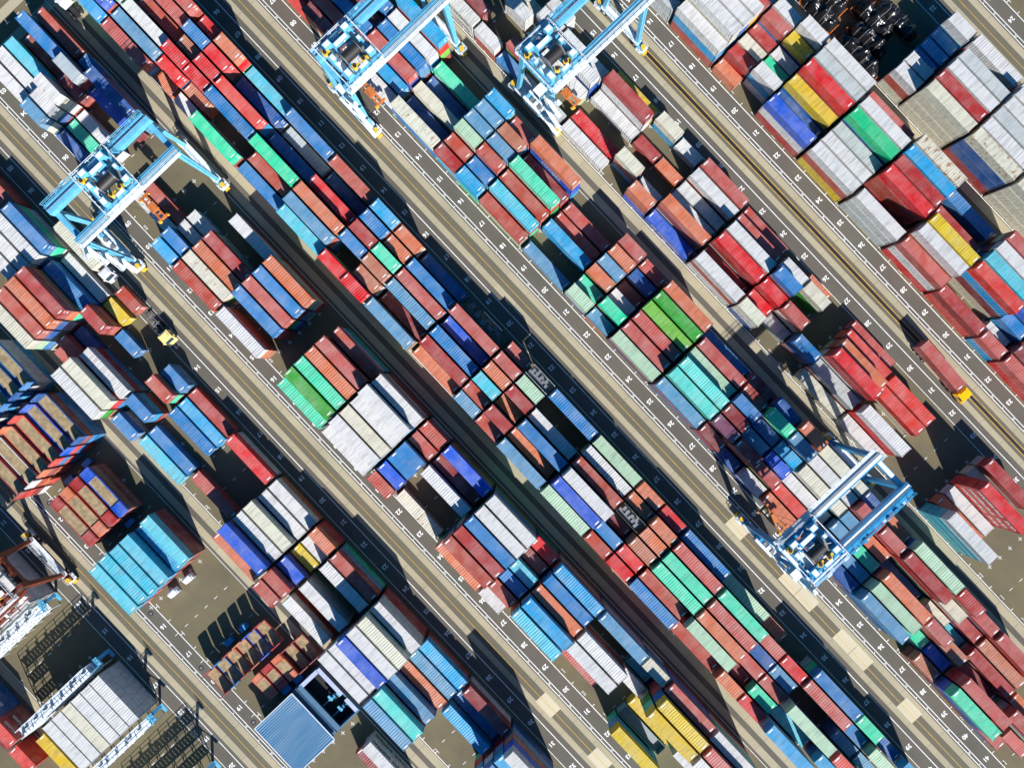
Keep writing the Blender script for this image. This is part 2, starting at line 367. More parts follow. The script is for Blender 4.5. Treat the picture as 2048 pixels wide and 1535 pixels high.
TABLE = {
1: """
0: 9L4cream 11s1brick 12L4white 14s2blue 15L1lblue 19L3sal 21s4brick 22L2white 24L4white 26L4lav
1: 9L4brick 11s2maroon 12L4cream 15L1blue 17L1pink 19L4blue2 21s4brick 24L4white 26L4mintb
2: 7L3white 9L4sal 11s1navy 12L3white 14s3blue 19L3white 21s3blue2 22L3white 24L5blue2 26L3lav 30L3sky
3: 7L3white 9L4red2 15L1blue 19L3cream 21s2yellow 24L5white 26L2sal 28L2sky 30L4blue
4: 7L3white 9L2blue 11s3red2 12s1blue 14s3brick 15L1sky 19L2white 21s2white 22L3white 24L5cream 26L2lav 28L1blue 30L4sky
5: 5L2brick 7L3blue 9L1white 11s1yellow 14s2blue 15L1red2 17L2red 19L2white 21s3sal 22L3brick 24L4white 26L2sky 28L2maroon 30L5white""",
2: """
0: 3L2white 5s3lav 6L1navy 11s3sky 12L3brick 14L3white 17L4mint 19L4white 21s4brick 22L1whiter 24L3sal 26s3white 32L3yellow
1: 3L2white 5s3white 6L1mint 9L1white 11s3blue 12L3whiter 17L5green 19L5white 21s4blue2 24L5brick 26s4brick 27L5lblue 29L1pink 32L1bulk
2: 3L2lblue 5s4white 6L1white 9L1brick 11s2white 12L3sal 14L4blue 17L5mint 19L5cream 21s4blue 24L5red2 26s4blue 27L5sky 29L4white 32L1yellow 34L2lwhite
3: 3L1maroon 5s2maroon 11s2white 12L3red2 14L4pink 17L5sal 19L5white 21s5blue 22L4white 24L5blue 26s4lblue 27L4sal 29L4white 31s2white 32L5yellow 34L5white
4: 3L3blue 5s4grey 6L2blue2 14L4blue 17L5pink 19L6white 21s4pink 22L3maroon 24L5white 26s3maroon 27L4blue 31s1lblue 32L5yellow 34L5pink
5: 3L2brick 5s2blue 6L4navy 12L2white 14L4sal 17L4brick 19L5white 21s4brick 22L4blue2 24L5white 26s3red 27L4sky 29L4lav 31s4cream 32L4pink 34L4white""",
3: """
0: 3L3sky 5L3pink 8s2white 9L3teal 11L2blue 13L3lblue 15s4red 16s4red 17L3lav 19L1sal 21s2lav 22s2brick 23L3lav 25L3mintc 27s3brick 28s3red 29L3blue 31L2brick 33s3sal 34s3red 35L4sky
1: 3L4blue2 5L3lav 7s3red 8s2brown 11L2brick 13L4lav 16s3brown 17L1maroon 19L3red2 21s3brick 22s4red2 23L2sal 25L4blue2 27s3blue 28s3red 29L3brick 31L4mintc 33s2maroon 34s3teal 35L1lblue 37s3sky
2: 3L4teal 5L3white 7s4red 8s4red 9L4blue 11L4teal 13L4sal 15s4blue 16s4brown 17L3lav 19L3blue 21s4lblue 22s2sal 23L4blue 25L5white 27s2maroon 28s4brown 29L4mint 31L4sal 33s3pink 34s3brick 35L4mintc 37L4coral
3: 5L2brick 7s3brown 8s4red 9L4coral 11L2blue 13L3red 15s4red2 16s4mint 17L3pink 19L2blue2 21s4sal 22s4red2 23L3white 25L4brick 27s4open 28s4sal 29L4mint 31L4pink 33s3navy 34s3lav 37s2lav 38s2lav
4: 5L3pink 7s4blue 8s4red 9L2navy 11L1grey 13L1navy 15s4blue 16s3sal 17L3blue 19L4pink 21s4pink 22s4mintc 25L3white 27s3sal 28s4sal 29L4pink 31L4mint 33s3pink 34s3red 35L3pink 37s2blue 38s3mintc
5: 5L4pink 7s3red 8s4sal 9L2lblue 11L3blue 13L3brick 15s4sky 16s3sal 17L1blue 19L2flat 21s3pink 22s4gen 23L3blue 25L3mintc 27s3sal 28s3red 29L3blue 31L2mintc 33s1sal 35L3blue 37s3teal 38s2navy 39s3sky""",
4: """
0: 7L1coral 9L3maroon 11L2white 13L3whiter 15s3red2 16s3sky 17L2brick 19L1lav 21s3mintc 22s2lav 23L3mintc 25L3lav 27s3maroon 28s1navy 29s2white 30L2sal 32s3lav 33s3navy 34L4lav 37s2brown 38L4mint 40s2pink
1: 8L2pink 9L3pink 11L2sky 13L1navy 15s3brick 16s3blue 17L3lblue 21s2mint 22s3teal 23L3pink 25L4lmint 27s4purple 28s4maroon 29s3pink 30L2coral 32s3blue 33s3lav 34L4mintc 36s2teal 37s2blue2 38L4pink 41s1pink
2: 8L2pink 9L3blue 11L3pink 13L2cream 15s4mintc 16s4brick 17L3brick 19L2sky 21s3sal 22s2white 23L3pink 25L4lmint 27s4maroon 28s3lav 29s3blue2 30L2white 32s3lav 33s3mint 34L4sal 36s4pink 37s3brown 38L1maroon 40L3pink
3: 7L3red2 9L2maroon 11L3blue 13L1navy 15s4lav 16s4lav 17L4mint 19L1pink 21s3lav 22s1maroon 23L3lgreen 25L3mintc 27s4blue 28s3navy 29s3sky 30L3cream 32s3lav 33s3sal 34L1navy 36s2cream 37s1lblue 38L2red2 40s2sal
4: 9L3blue 11L3white 13L2mint 15s4lav 16s4brown 17L2maroon 19L1pink 21s3sal 22s2navy 23L3green 25L3pink 27s3brick 28s4teal 29s4lav 30L3white 32s4pink 33s4pink 34L4red2 36s3cream 37s2red2 38L2brown
5: 11L4sky 15s4sky 16s3pink 17L4sal 21s3pink 22s2pink 23L3sal 25L1blue 27s2maroon 28s3navy 29s4sal 30L3cream 32s3navy 33s3sal 34L4mintc 36s4red2 37s3pink 38L3pink""",
5: """
0: 11L2whiteH 13s2whiteH 14s1blue 15L1lgrey 17L1white 20s3sal 21L1blue2 23L3white 25s3cream 28L1cream 30L1white 34L4white
1: 11L2maroon 14s2pink 17L1red 19s3cream 20s1white 21L3sal 23L1maroon 25s2red 26s1lgrey 27s3blue 28L2lgrey 30L3white 34L1sal
2: 15L2white 21L1white 23L3red 25s3red 26s3pink 28L4red 34L1white
3: 13s2white 15L3white 17L1white 19s1red2 20s1sal 21L1white 23L3white 25s4blue 28L3sal 30L2coral 34L4red
4: 13s1cream 14s2white 15L2lwhite 17L3red2 21L2white 23L2pink 25s3white 26s3cream 28L2coral 30L2coral 34L1cream
5: 14s2white 17L1yellow 19s2cream 20s1white 21L2pink 23L1pink 26s1sal 28L1pink 34L2red2""",
6: """
0: 15L2lgrey 17L3white 19s1sal 21L3blue2 23L3lwhite 25L3white 27L3pink 29L2red2 31s2pink 32L2pink
1: 17L4white 19s2red2 20s3white 21L2navy 23L3white 27L4white 31s1white 32L2maroon
2: 17L4white 19s2cream 20s2teal 21L3yellow 23L3lgrey 25L4red 27L4yellow 29L4coral 31s2blue 32L2brick
3: 17L4white 19s2red2 20s2white 21L4red 23L4tealb 25L4red2 27L3red2 29L4lblue 31s3blue2
4: 17L3pink 19s3pink 20s3yellow 21L4lgrey 23L4white 25L4sky 29L4white
5: 17L2white 19s3white 20s4white 21L4white 23L3pink 25L4rusty 27L2blue 29L4pink""",
7: """
0: 23s3white 24L4cream 26L4rusty 28L4cream
1: 23s3white 24L4red2 26L4white 28L4white
2: 23s2blue 24L4white 26L4lgrey 28L4lgrey
3: 23s2sky 24L4lgrey 26L4white
4: 23s2sky 26L4white
5: 23s3white 24L3white 26L3white""",
}
BLOCK = {0: 'first', 1: 'second', 2: 'third', 3: 'fourth', 4: 'fifth', 5: 'sixth', 6: 'seventh', 7: 'eighth'}
ROWW = ('first', 'second', 'third', 'fourth', 'fifth', 'sixth')
def base_v(s, r): return P*((s-3)//2)+37.0+2.9*r if s % 2 else P*((s-2)//2)+13.75+2.9*r
LIGHT = ('white', 'lwhite', 'cream', 'whiter', 'rusty', 'lgrey', 'grey', 'whiteH', 'gen')
LOWER = ['brick', 'pink', 'red2', 'sal', 'blue', 'blue2', 'navy', 'lav', 'sky', 'white', 'cream', 'lgrey', 'mintc', 'teal', 'maroon', 'brown', 'red', 'green']
SIDES = {(6, 0, 17): ['brick', 'sky'], (6, 0, 15): ['lgrey'], (6, 0, 21): ['red2', 'white'], (6, 0, 23): ['yellow', 'brick'], (6, 0, 25): ['lgrey', 'lgrey'],
    (6, 0, 27): ['red', 'white'], (6, 0, 29): ['coral'], (7, 0, 24): ['cream']*3, (7, 0, 26): ['red2', 'navy', 'navy'], (7, 0, 23): ['cream', 'brick'],
    (7, 0, 28): ['cream']*3, (5, 1, 21): ['white', 'maroon'], (5, 0, 23): ['lwhite', 'brick'], (5, 0, 20): ['blue2', 'pink'], (5, 0, 25): ['navy', 'lwhite'],
    (5, 4, 17): ['white', 'white'], (5, 0, 34): ['lblue']*3, (5, 3, 34): ['coral']*4, (4, 5, 17): ['sky', 'blue2', 'blue2'], (4, 0, 34): ['blue', 'navy', 'sky'],
    (4, 0, 17): ['mintc'], (4, 0, 13): ['blue', 'blue'], (4, 0, 15): ['sky', 'lblue'], (4, 5, 11): ['brick', 'lgreen', 'coral'], (4, 4, 11): ['mint', 'blue'],
    (4, 3, 11): ['red2', 'lav'], (5, 2, 28): ['lwhite', 'lwhite', 'red2'], (5, 0, 11): ['white'], (5, 0, 13): ['brick'], (6, 2, 25): ['red2', 'brick', 'brick'],
    (2, 2, 5): ['brick', 'white', 'cream'], (1, 3, 9): ['navy', 'mint', 'sal'], (1, 4, 9): ['blue'], (6, 3, 21): ['brick', 'brick', 'red2'], (6, 2, 23): ['white', 'white'],
    (6, 3, 17): ['brick', 'yellow', 'yellow'], (6, 1, 29): ['white', 'brick']}
stack = MB()
TOPS = []          # (s, r, bay, len, tier, colour)
for s, txt in TABLE.items():
    for line_ in txt.split('\n'):
        if ':' not in line_: continue
        r, rest = line_.split(':'); r = int(r)
        for it in rest.split():
            k = 1 if 's' in it[:3] else 2
            bay, tail = (it.split('s', 1) if k == 1 else it.split('L', 1))
            TOPS.append((s, r, int(bay), k, int(tail[0]), tail[1:]))
seen_label = {}
def container(u, v, z, k, c, label, group, rz=0.0, parts=True):
    p = .29 if random.random() < .72 else .52
    mk_ = 0 if c in LIGHT or c in ('mintc',) else random.choice((1, 1, 1, 2, 3))
    o = bpy.data.objects.new('long_container' if k == 2 else 'short_container', BODY[k, p, mk_]); col.objects.link(o)
    o.location = (u, v, z); o.rotation_euler.z = rz; o.color = colour(c)
    tag(o, label, 'container', group)
    if parts:
        d = bpy.data.objects.new('door', DOOR[k]); col.objects.link(d); d.parent = o; d.color = o.color
    return o
def shift(n): return random.uniform(-n, n)
for s, r, bay, k, t, c in TOPS:
    if c in ('bulk', 'flat', 'open', 'gen'): continue
    H = H20 if k == 1 else H40; L = 6.058 if k == 1 else 12.192
    u = 6.5*(bay+(.5 if k == 2 else 0)); v = base_v(s, r)
    low = SIDES.get((s, r, bay)) or [random.choice(LOWER) for _ in range(t-1)]
    for j in range(t-1):
        b0 = len(stack.v)
        corrugated(stack, L, H-.03, .42, 0, colour(low[j % len(low)]), roof=(j == t-2))
        du, dv = shift(.05), shift(.03)
        for i in range(b0, len(stack.v)):
            x, y, z = stack.v[i]; stack.v[i] = (x+u+du, y+v+dv, z+H*j+.01)
    row = ROWW[r] if s % 2 == 0 else ROWW[5-r]
    bayw = '%02d' % bay if k == 1 else '%02d and %02d' % (bay, bay+1)
    lab = '%s %s container by %s, %s row from lane, %s block from left' % (WORD[c], 'short' if k == 1 else 'long', bayw, row, BLOCK[s])
    container(u+shift(.06), v+shift(.03), H*(t-1)+.01, k, c, lab, 'long containers stacked in the yard' if k == 2 else 'short containers stacked in the yard')
# ------------------------------------------------------------------ containers off the main grid
GL, GS = 'long containers stacked in the yard', 'short containers stacked in the yard'
def stack_low(u, v, k, cols, roof_last=True):
    L, H = (6.058, H20) if k == 1 else (12.192, H40)
    for j, c in enumerate(cols):
        b0 = len(stack.v); corrugated(stack, L, H-.03, .42, 0, colour(c), roof=(j == len(cols)-1))
        for i in range(b0, len(stack.v)):
            x, y, z = stack.v[i]; stack.v[i] = (x+u, y+v, z+H*j+.01)
def s0v(r): return -41.24+2.9*r
ORD = ('first', 'second', 'third', 'fourth', 'fifth', 'sixth')
# sky blue block beside painted 14
for r, t, c in ((0, 3, 'lblue'), (1, 3, 'lblue'), (2, 3, 'lblue'), (3, 3, 'lblue'), (4, 2, 'sky'), (5, 3, 'lblue')):
    stack_low(114.3, s0v(r), 2, [('brick', 'sky', 'lblue')[j % 3] if r < 5 else ('maroon', 'maroon')[j % 2] for j in range(t-1)])
    container(114.3+shift(.15), s0v(r), H40*(t-1)+.01, 2, c, '%s long container, %s across in the pale blue group behind painted 16' % ('stained pale blue' if c == 'lblue' else 'shaded sky blue', ORD[r]), GL)
# shipping-line stack by the shed
stack_low(179.6, s0v(5), 2, ['lgrey'])
container(179.6, s0v(5), H40+.01, 2, 'white', 'white long container above a dark lettered side, behind the blue ribbed shed roof', GL)
container(179.8, s0v(4), .01, 2, 'maroon', 'shaded maroon long container beside the lettered white one behind the shed', GL)
# refrigerated containers at the lower left
for g, (uc, n, first) in enumerate(((131.1, 6, 0), (98.7, 6, 0))):
    for k in range(n):
        v = -56.85-2.7*k; c = ('white', 'cream')[(k in (3,))+0]
        stack_low(uc, v, 2, ['white', 'lwhite'])
        o = container(uc, v, 2*H40+.01, 2, c, ('clean white long container, %s from the right in the row of six whites' if g == 0 else 'white long container under the orange crane, %s from the right') % ORD[k], GL)
        o.color = (*o.color[:3], .02)
container(131.6, -77.6, .01, 2, 'yellow', 'yellow long container on the ground left of the row of six whites', GL)
for u, cs, top, lab, k in ((111.1, ['navy', 'navy'], 'navy', 'navy long container with white lettering at left picture edge', 2), (120.2, ['maroon', 'maroon'], 'coral', 'coral short container over lettered maroon ones at the left picture edge', 1)):
    stack_low(u, -78.82, k, cs); container(u, -78.82, 2*(H40 if k == 2 else H20)+.01, k, top, lab, GL if k == 2 else GS)
    stack_low(u, -81.6, k, cs[:1]); container(u, -81.6, (H40 if k == 2 else H20)+.01, k, cs[0], 'navy long container one row left of the lettered navy stack, picture edge' if k == 2 else 'maroon short container one row further left at the picture edge', GL if k == 2 else GS)
stack_low(126.6, -81.6, 1, ['coral']); container(126.6, -81.6, H20+.01, 1, 'coral', 'coral short container left of the yellow one on open ground', GS)

tag(stack.build('stacked_containers', M['stackpaint']), 'lower containers in the stacks under the top ones', 'container stack', kind='stuff')

# lettering on container sides (belongs to the stacks below the tops)
lets = {}
def side_text(s, u, y, z, size, side, mat='mark', italic=0):
    """lettering on a long side; side -1 faces -Y, +1 faces +Y"""
    vs, fs = text_polys(s); b = lets.setdefault(mat, MB()); n = len(b.v)
    yy = y+side*(CW/2+.012)
    b.v += [(u-side*x*size, yy, z+t*size) for x, t in vs]
    for f in fs: b.f.append(tuple(n+i for i in f)); b.m.append(0); b.c.append(None)
def zmid(k, j): return (H20 if k == 1 else H40)*(j+.5)
for j in range(4): side_text('HAMBURG  SUD', 6.5*34.5, base_v(5, 3), zmid(2, j), 1.5, -1)
for j in range(3): side_text('HAMBURG  SUD', 6.5*28.5, base_v(5, 2), zmid(2, 3), 1.5, -1)
side_text('HANJIN', 6.5*17.5, base_v(4, 5), zmid(2, 2), 1.5, -1); side_text('MAERSK LINE', 6.5*17.5, base_v(4, 5), zmid(2, 1), 1.2, -1)
for j in (0, 1): side_text('HAPAG - LLOYD', 6.5*11.5, base_v(5, 0), zmid(2, j), 1.4, -1, 'dark')
side_text('PMI  Shuttlemaritime', 6.5*21.5, base_v(5, 0), zmid(2, 0), 1.0, -1)
for j in (0, 1): side_text('CRONOS  SHIPPING', 179.6, s0v(5), zmid(2, j), 1.25, 1, 'dark')
for j in (1, 2):
    side_text('SINOTRANS', 112.5, -78.82, zmid(2, j), 1.1, 1); side_text('TS LINES', 120.2, -78.82, zmid(1, j), .9, 1)
side_text('KOROE', 99, -56.85, zmid(2, 2), 1.9, 1, 'dark')
for m_, b in lets.items(): tag(b.build('container_lettering', M[m_]), 'shipping line lettering on the sides of the stacked containers', 'lettering', kind='stuff')

# special boxes of the grid
def open_top(name, u, v, z, L, h, c, label, wood=True, gear=False, posts=False):
    b = MB(); corrugated(b, L, h, .45, roof=False)
    o = bpy.data.objects.new(name, b.mesh(name, [M['paint']])); col.objects.link(o); o.location = (u, v, z); o.color = colour(c)
    tag(o, label, 'container')
    d = MB(); d.quad((-L/2+.2, -1.1, h*.55), (L/2-.2, -1.1, h*.55), (L/2-.2, 1.1, h*.55), (-L/2+.2, 1.1, h*.55))
    d.build('load_deck', M['wood'] if wood else M['steel'], o)
    if gear:
        g = MB()
        for i in range(5): g.box((-L*.35+i*L*.16, random.uniform(-.5, .5), h*.55+.35), (L*.1, random.uniform(.6, 1.4), .7))
        for i in range(3): g.cyl((-L*.2+i*L*.2, .4, h*.6), (-L*.2+i*L*.2, .4, h*.6+.7), .4, 12)
        g.build('machinery', M['steel'], o)
    return o
for s, r, bay, k, t, c in TOPS:
    H = H20 if k == 1 else H40; L = 6.058 if k == 1 else 12.192; u = 6.5*(bay+(.5 if k == 2 else 0)); v = base_v(s, r)
    if c == 'gen': open_top('machine_container', u, v, H*(t-1)+.01, L, H, 'lgrey', 'pale short container with open machinery by 22, fourth block from left', False, True)
    if c == 'open': open_top('open_top_container', u, v, H*(t-1)+.01, L, H-.3, 'open', 'drab open-top short container with pale fans beside painted 27', False, True)
    if c == 'flat': open_top('open_top_container', u, v, H*(t-1)+.01, L, H, 'navy', 'dark open-top long container holding pale bars beside painted 19', True, True)
    if c == 'bulk': open_top('open_top_container', u, v, H*(t-1)+.01, L, H, 'bulk', 'grey blue long container with a flat tarp beside painted 32', False, False)

# ------------------------------------------------------------------ flat racks (folded and standing)
def flat_rack(u, v, z, L, ends, c, label, group, deck=.62):
    """platform with a planked deck; ends: 'folded' panels lying on it, or 'up' posts with a head wall"""
    o = empty('flat_rack', (u, v, z)); tag(o, label, 'flat rack', group)
    b = MB()
    for s_ in (-1, 1): b.box((0, s_*(CW/2-.09), deck/2), (L, .18, deck))
    b.box((0, 0, .12), (L-.1, CW-.3, .16))
    for e in (-1, 1): b.box((e*(L/2-.15), 0, deck/2), (.3, CW-.36, deck-.02))
    f = b.build('frame', M['paint'], o); f.color = colour(c, .25)
    d = MB()
    n = 9
    for i in range(n):
        y = -CW/2+.2+(CW-.4)*(i+.5)/n
        d.box((0, y, deck-.06+random.uniform(-.012, .012)), (L-.64, (CW-.4)/n-.03, .1))
    d.build('deck', M['wood'], o)
    for e in (-1, 1):
        w = MB()
        if ends == 'folded':
            l = min(2.5, L*.24)
            w.box((e*(L/2-l/2-.05), 0, deck+.09), (l, CW-.05, .16))
            for y in (-.95, .95): w.box((e*(L/2-l/2-.05), y, deck+.2), (l, .14, .08))
            w.box((e*(L/2-l-.02), 0, deck+.2), (.12, CW-.1, .1))
        else:
            hh = 2.2
            w.box((e*(L/2-.12), 0, deck+hh/2), (.1, CW-.3, hh))
            for y in (-CW/2+.12, CW/2-.12): w.box((e*(L/2-.14), y, deck+hh/2), (.26, .24, hh+.05))
            w.box((e*(L/2-.12), 0, deck+hh), (.24, CW-.5, .2)); w.box((e*(L/2-.16), 0, deck+hh*.5), (.2, CW-.5, .16))
        q = w.build('end_wall', M['paint'], o); q.color = colour(c, .2)
    return o
# four folded racks on their pile by painted 12, each pile a run of folded racks
cols4 = ('red2', 'sal', 'red2', 'blue2'); names4 = ('dark red', 'salmon', 'brick red', 'bright blue')
pile = MB()
for r in range(4):
    for j in range(8):
        b0 = len(pile.v); cc = colour(random.choice(('maroon', 'red2', 'brick', 'brown')))
        pile.box((0, 0, .36), (12.1, 2.38, .52), colr=cc)
        for e in (-1, 1): pile.box((e*4.6, 0, .68), (2.7, 2.4, .14), colr=cc)
        for x in range(-5, 6): pile.box((x*1.1, 1.2, .36), (.16, .08, .5), colr=colour('brown'))
        for i in range(b0, len(pile.v)):
            x, y, z = pile.v[i]; pile.v[i] = (x+98.4+shift(.0), y+s0v(r+1), z+.02+j*.78)
    flat_rack(98.4+shift(.2), s0v(r+1), .02+8*.78, 12.19, 'folded', cols4[r], '%s folded flat rack with planks, %s from left in its row of four' % (names4[r], ORD[r]), 'folded flat racks')
tag(pile.build('piled_flat_racks', M['stackpaint']), 'pile of folded maroon flat racks seen from the side', 'flat rack pile', kind='stuff')
# tall piles with upright ends at the left edge
low2 = MB(); 
def lowbox(u, v, z, c, L=12.1, h=2.3):
    b0 = len(low2.v); corrugated(low2, L, h, .5, 0, colour(c), roof=False)
    low2.box((0, 0, .3), (L-.3, CW-.2, .3), colr=colour('brown'))
    for i in range(b0, len(low2.v)):
        x, y, q = low2.v[i]; low2.v[i] = (x+u, y+v, q+z)
pv = (-41.4, -38.2, -34.9, -31.6, -28.3, -25.2)
pc = ('red2', 'white', 'sal', 'coral', 'blue2', 'navy')
for r in range(6):
    for j in range(3): lowbox(81.8, pv[r], .02+2.4*j, random.choice(('brick', 'white', 'sal', 'blue', 'maroon', 'coral')))
    flat_rack(81.8, pv[r], 7.22, 12.19, 'up', pc[r], '%s flat rack with upright ends, %s from left in the planked tall pile' % (WORD[pc[r]], ORD[r]), 'standing flat racks')
for r in range(1, 6):
    for j in range(3): lowbox(66.6, pv[r], .02+2.4*j, random.choice(('blue', 'navy', 'white', 'sky')))
    flat_rack(66.6, pv[r], 7.22, 12.19, 'up', ('white', 'navy', 'blue', 'navy', 'blue')[r-1], 'blue and white flat rack with planks at the left edge, %s from left' % ORD[r-1], 'standing flat racks')
tag(low2.build('piled_rack_frames', M['stackpaint']), 'lower racks of the tall piles at the left edge', 'flat rack pile', kind='stuff')
# short racks by painted 18: a row of open ones and a row of closed ones
rc = ('red2', 'sal', 'blue', 'brick', 'sal', 'blue2')
for r in range(6):
    lowbox(142.9, s0v(r), .02, rc[r], 6.0, 1.9)
    flat_rack(142.9, s0v(r), 1.95, 6.06, 'up', rc[(r+1) % 6] if r else 'red2', '%s short flat rack with pale planks, %s from the left in the front row' % (WORD[rc[(r+1) % 6] if r else 'red2'], ORD[r]), 'short flat racks')
for r in range(3):
    o = flat_rack(150.4, s0v(r+2)+.05, 1.4, 6.06, 'folded', ('sal', 'red2', 'sal')[r], '%s short flat rack folded shut, %s from left in the second row' % (('salmon', 'dark red', 'orange')[r], ORD[r]), 'short flat racks')
    stack_c = MB(); stack_c.box((0, 0, -.7), (6.0, 2.35, 1.38)); q = stack_c.build('base', M['paint'], o); q.color = colour('maroon')
for r in (3, 4):
    flat_rack(150.6, s0v(r+2)+.05, .02, 6.06, 'up', 'maroon', 'dark maroon short flat rack with one lit plank, %s of the open ones behind' % ORD[r-3], 'short flat racks')

# ------------------------------------------------------------------ black wrapped cargo on trailers
def wrapped_cargo(u, v, L, w, h, seed, label):
    rng = random.Random(seed)
    o = empty('wrapped_cargo', (u, v, 0)); tag(o, label, 'wrapped cargo', 'black wrapped loads in the upper right yard')
    bm = bmesh.new(); nx, na = 26, 22
    ph = [rng.uniform(0, 6.28) for _ in range(8)]; rings = []
    for i in range(nx+1):
        t = i/nx; x = (t-.5)*L; e = max(.02, 1-abs(2*t-1)**3.2)**.5
        ring = []
        for j in range(na+1):
            a = math.pi*j/na
            hump = 1+.16*math.sin(2.1*x+ph[0])+.10*math.sin(4.3*x+3*a+ph[1])+.07*math.sin(7*a+ph[2]+1.7*x)+.02*rng.uniform(-1, 1)
            yy = math.cos(a)*w/2*(.55+.45*e)*(1+.06*math.sin(3*x+ph[3]))
            zz = .95+(math.sin(a)**.62)*(h-.95)*e*hump*(1-.16*abs(math.sin(1.3*x+ph[4])))
            if j in (0, na): zz = .75
            ring.append(bm.verts.new((x, yy, zz)))
        rings.append(ring)
    for i in range(nx):
        for j in range(na): bm.faces.new((rings[i][j], rings[i+1][j], rings[i+1][j+1], rings[i][j+1]))
    bm.faces.new(rings[0]); bm.faces.new(list(reversed(rings[-1])))
    bmesh.ops.recalc_face_normals(bm, faces=bm.faces)
    me = bpy.data.meshes.new('tarpaulin'); bm.to_mesh(me); bm.free(); me.materials.append(M['tarp'])
    for p_ in me.polygons: p_.use_smooth = rng.random() < .97
    q = bpy.data.objects.new('tarpaulin', me); col.objects.link(q); q.parent = o
    b = MB(); b.box((0, 0, .6), (L+.4, w*.86, .3))
    for e in (-1, 1): b.box((e*(L/2+.15), 0, .9), (.15, w*.8, .9))
    for x in range(int(-L/2)+1, int(L/2)): b.box((x, -w*.47, .62), (.14, .14, .34)); b.box((x, w*.47, .62), (.14, .14, .34))
    b.build('flatbed', M['corange'], o)
    st = MB()
    for k in range(4):
        i = int(nx*(.2+.2*k)+rng.randint(-1, 1)); i2 = max(1, min(nx-1, i+rng.choice((-1, 0, 1))))
        pts = [Vector(me.vertices[(i if j < na/2 else i2)*(na+1)+j].co)*1.0 for j in range(0, na+1, 2)]
        for a, c in zip(pts, pts[1:]):
            st.bar((a.x, a.y*1.015, a.z+.04), (c.x, c.y*1.015, c.z+.04), .05)
    st.build('lashing', M['strap'], o)
    return o
for n, (u, v, L, w, h, lab) in enumerate((
    (139.6, 146.2, 11.5, 3.0, 4.4, 'large creased black wrapped load nearest the white containers'),
    (138.6, 149.6, 9.5, 2.9, 4.9, 'black wrapped load with light crease, second from the white containers'),
    (136.5, 153.2, 10.0, 3.3, 4.6, 'rounded black wrapped load in the middle of the group'),
    (139.5, 157.2, 11.0, 3.2, 3.0, 'low dark wrapped load nearest the painted number 22'),
    (127.4, 146.6, 9.0, 3.0, 4.3, 'black wrapped load at the left of the back row'),
    (126.4, 150.2, 8.5, 3.0, 5.0, 'shiny black wrapped load, second in the back row'),
    (125.4, 154.0, 8.0, 3.0, 4.6, 'black wrapped load, third in the back row'),
    (127.8, 158.0, 9.0, 3.2, 4.4, 'black wrapped load with torn pale edge, right of the back row'))):
    wrapped_cargo(u, v, L, w, h, 100+n, lab)
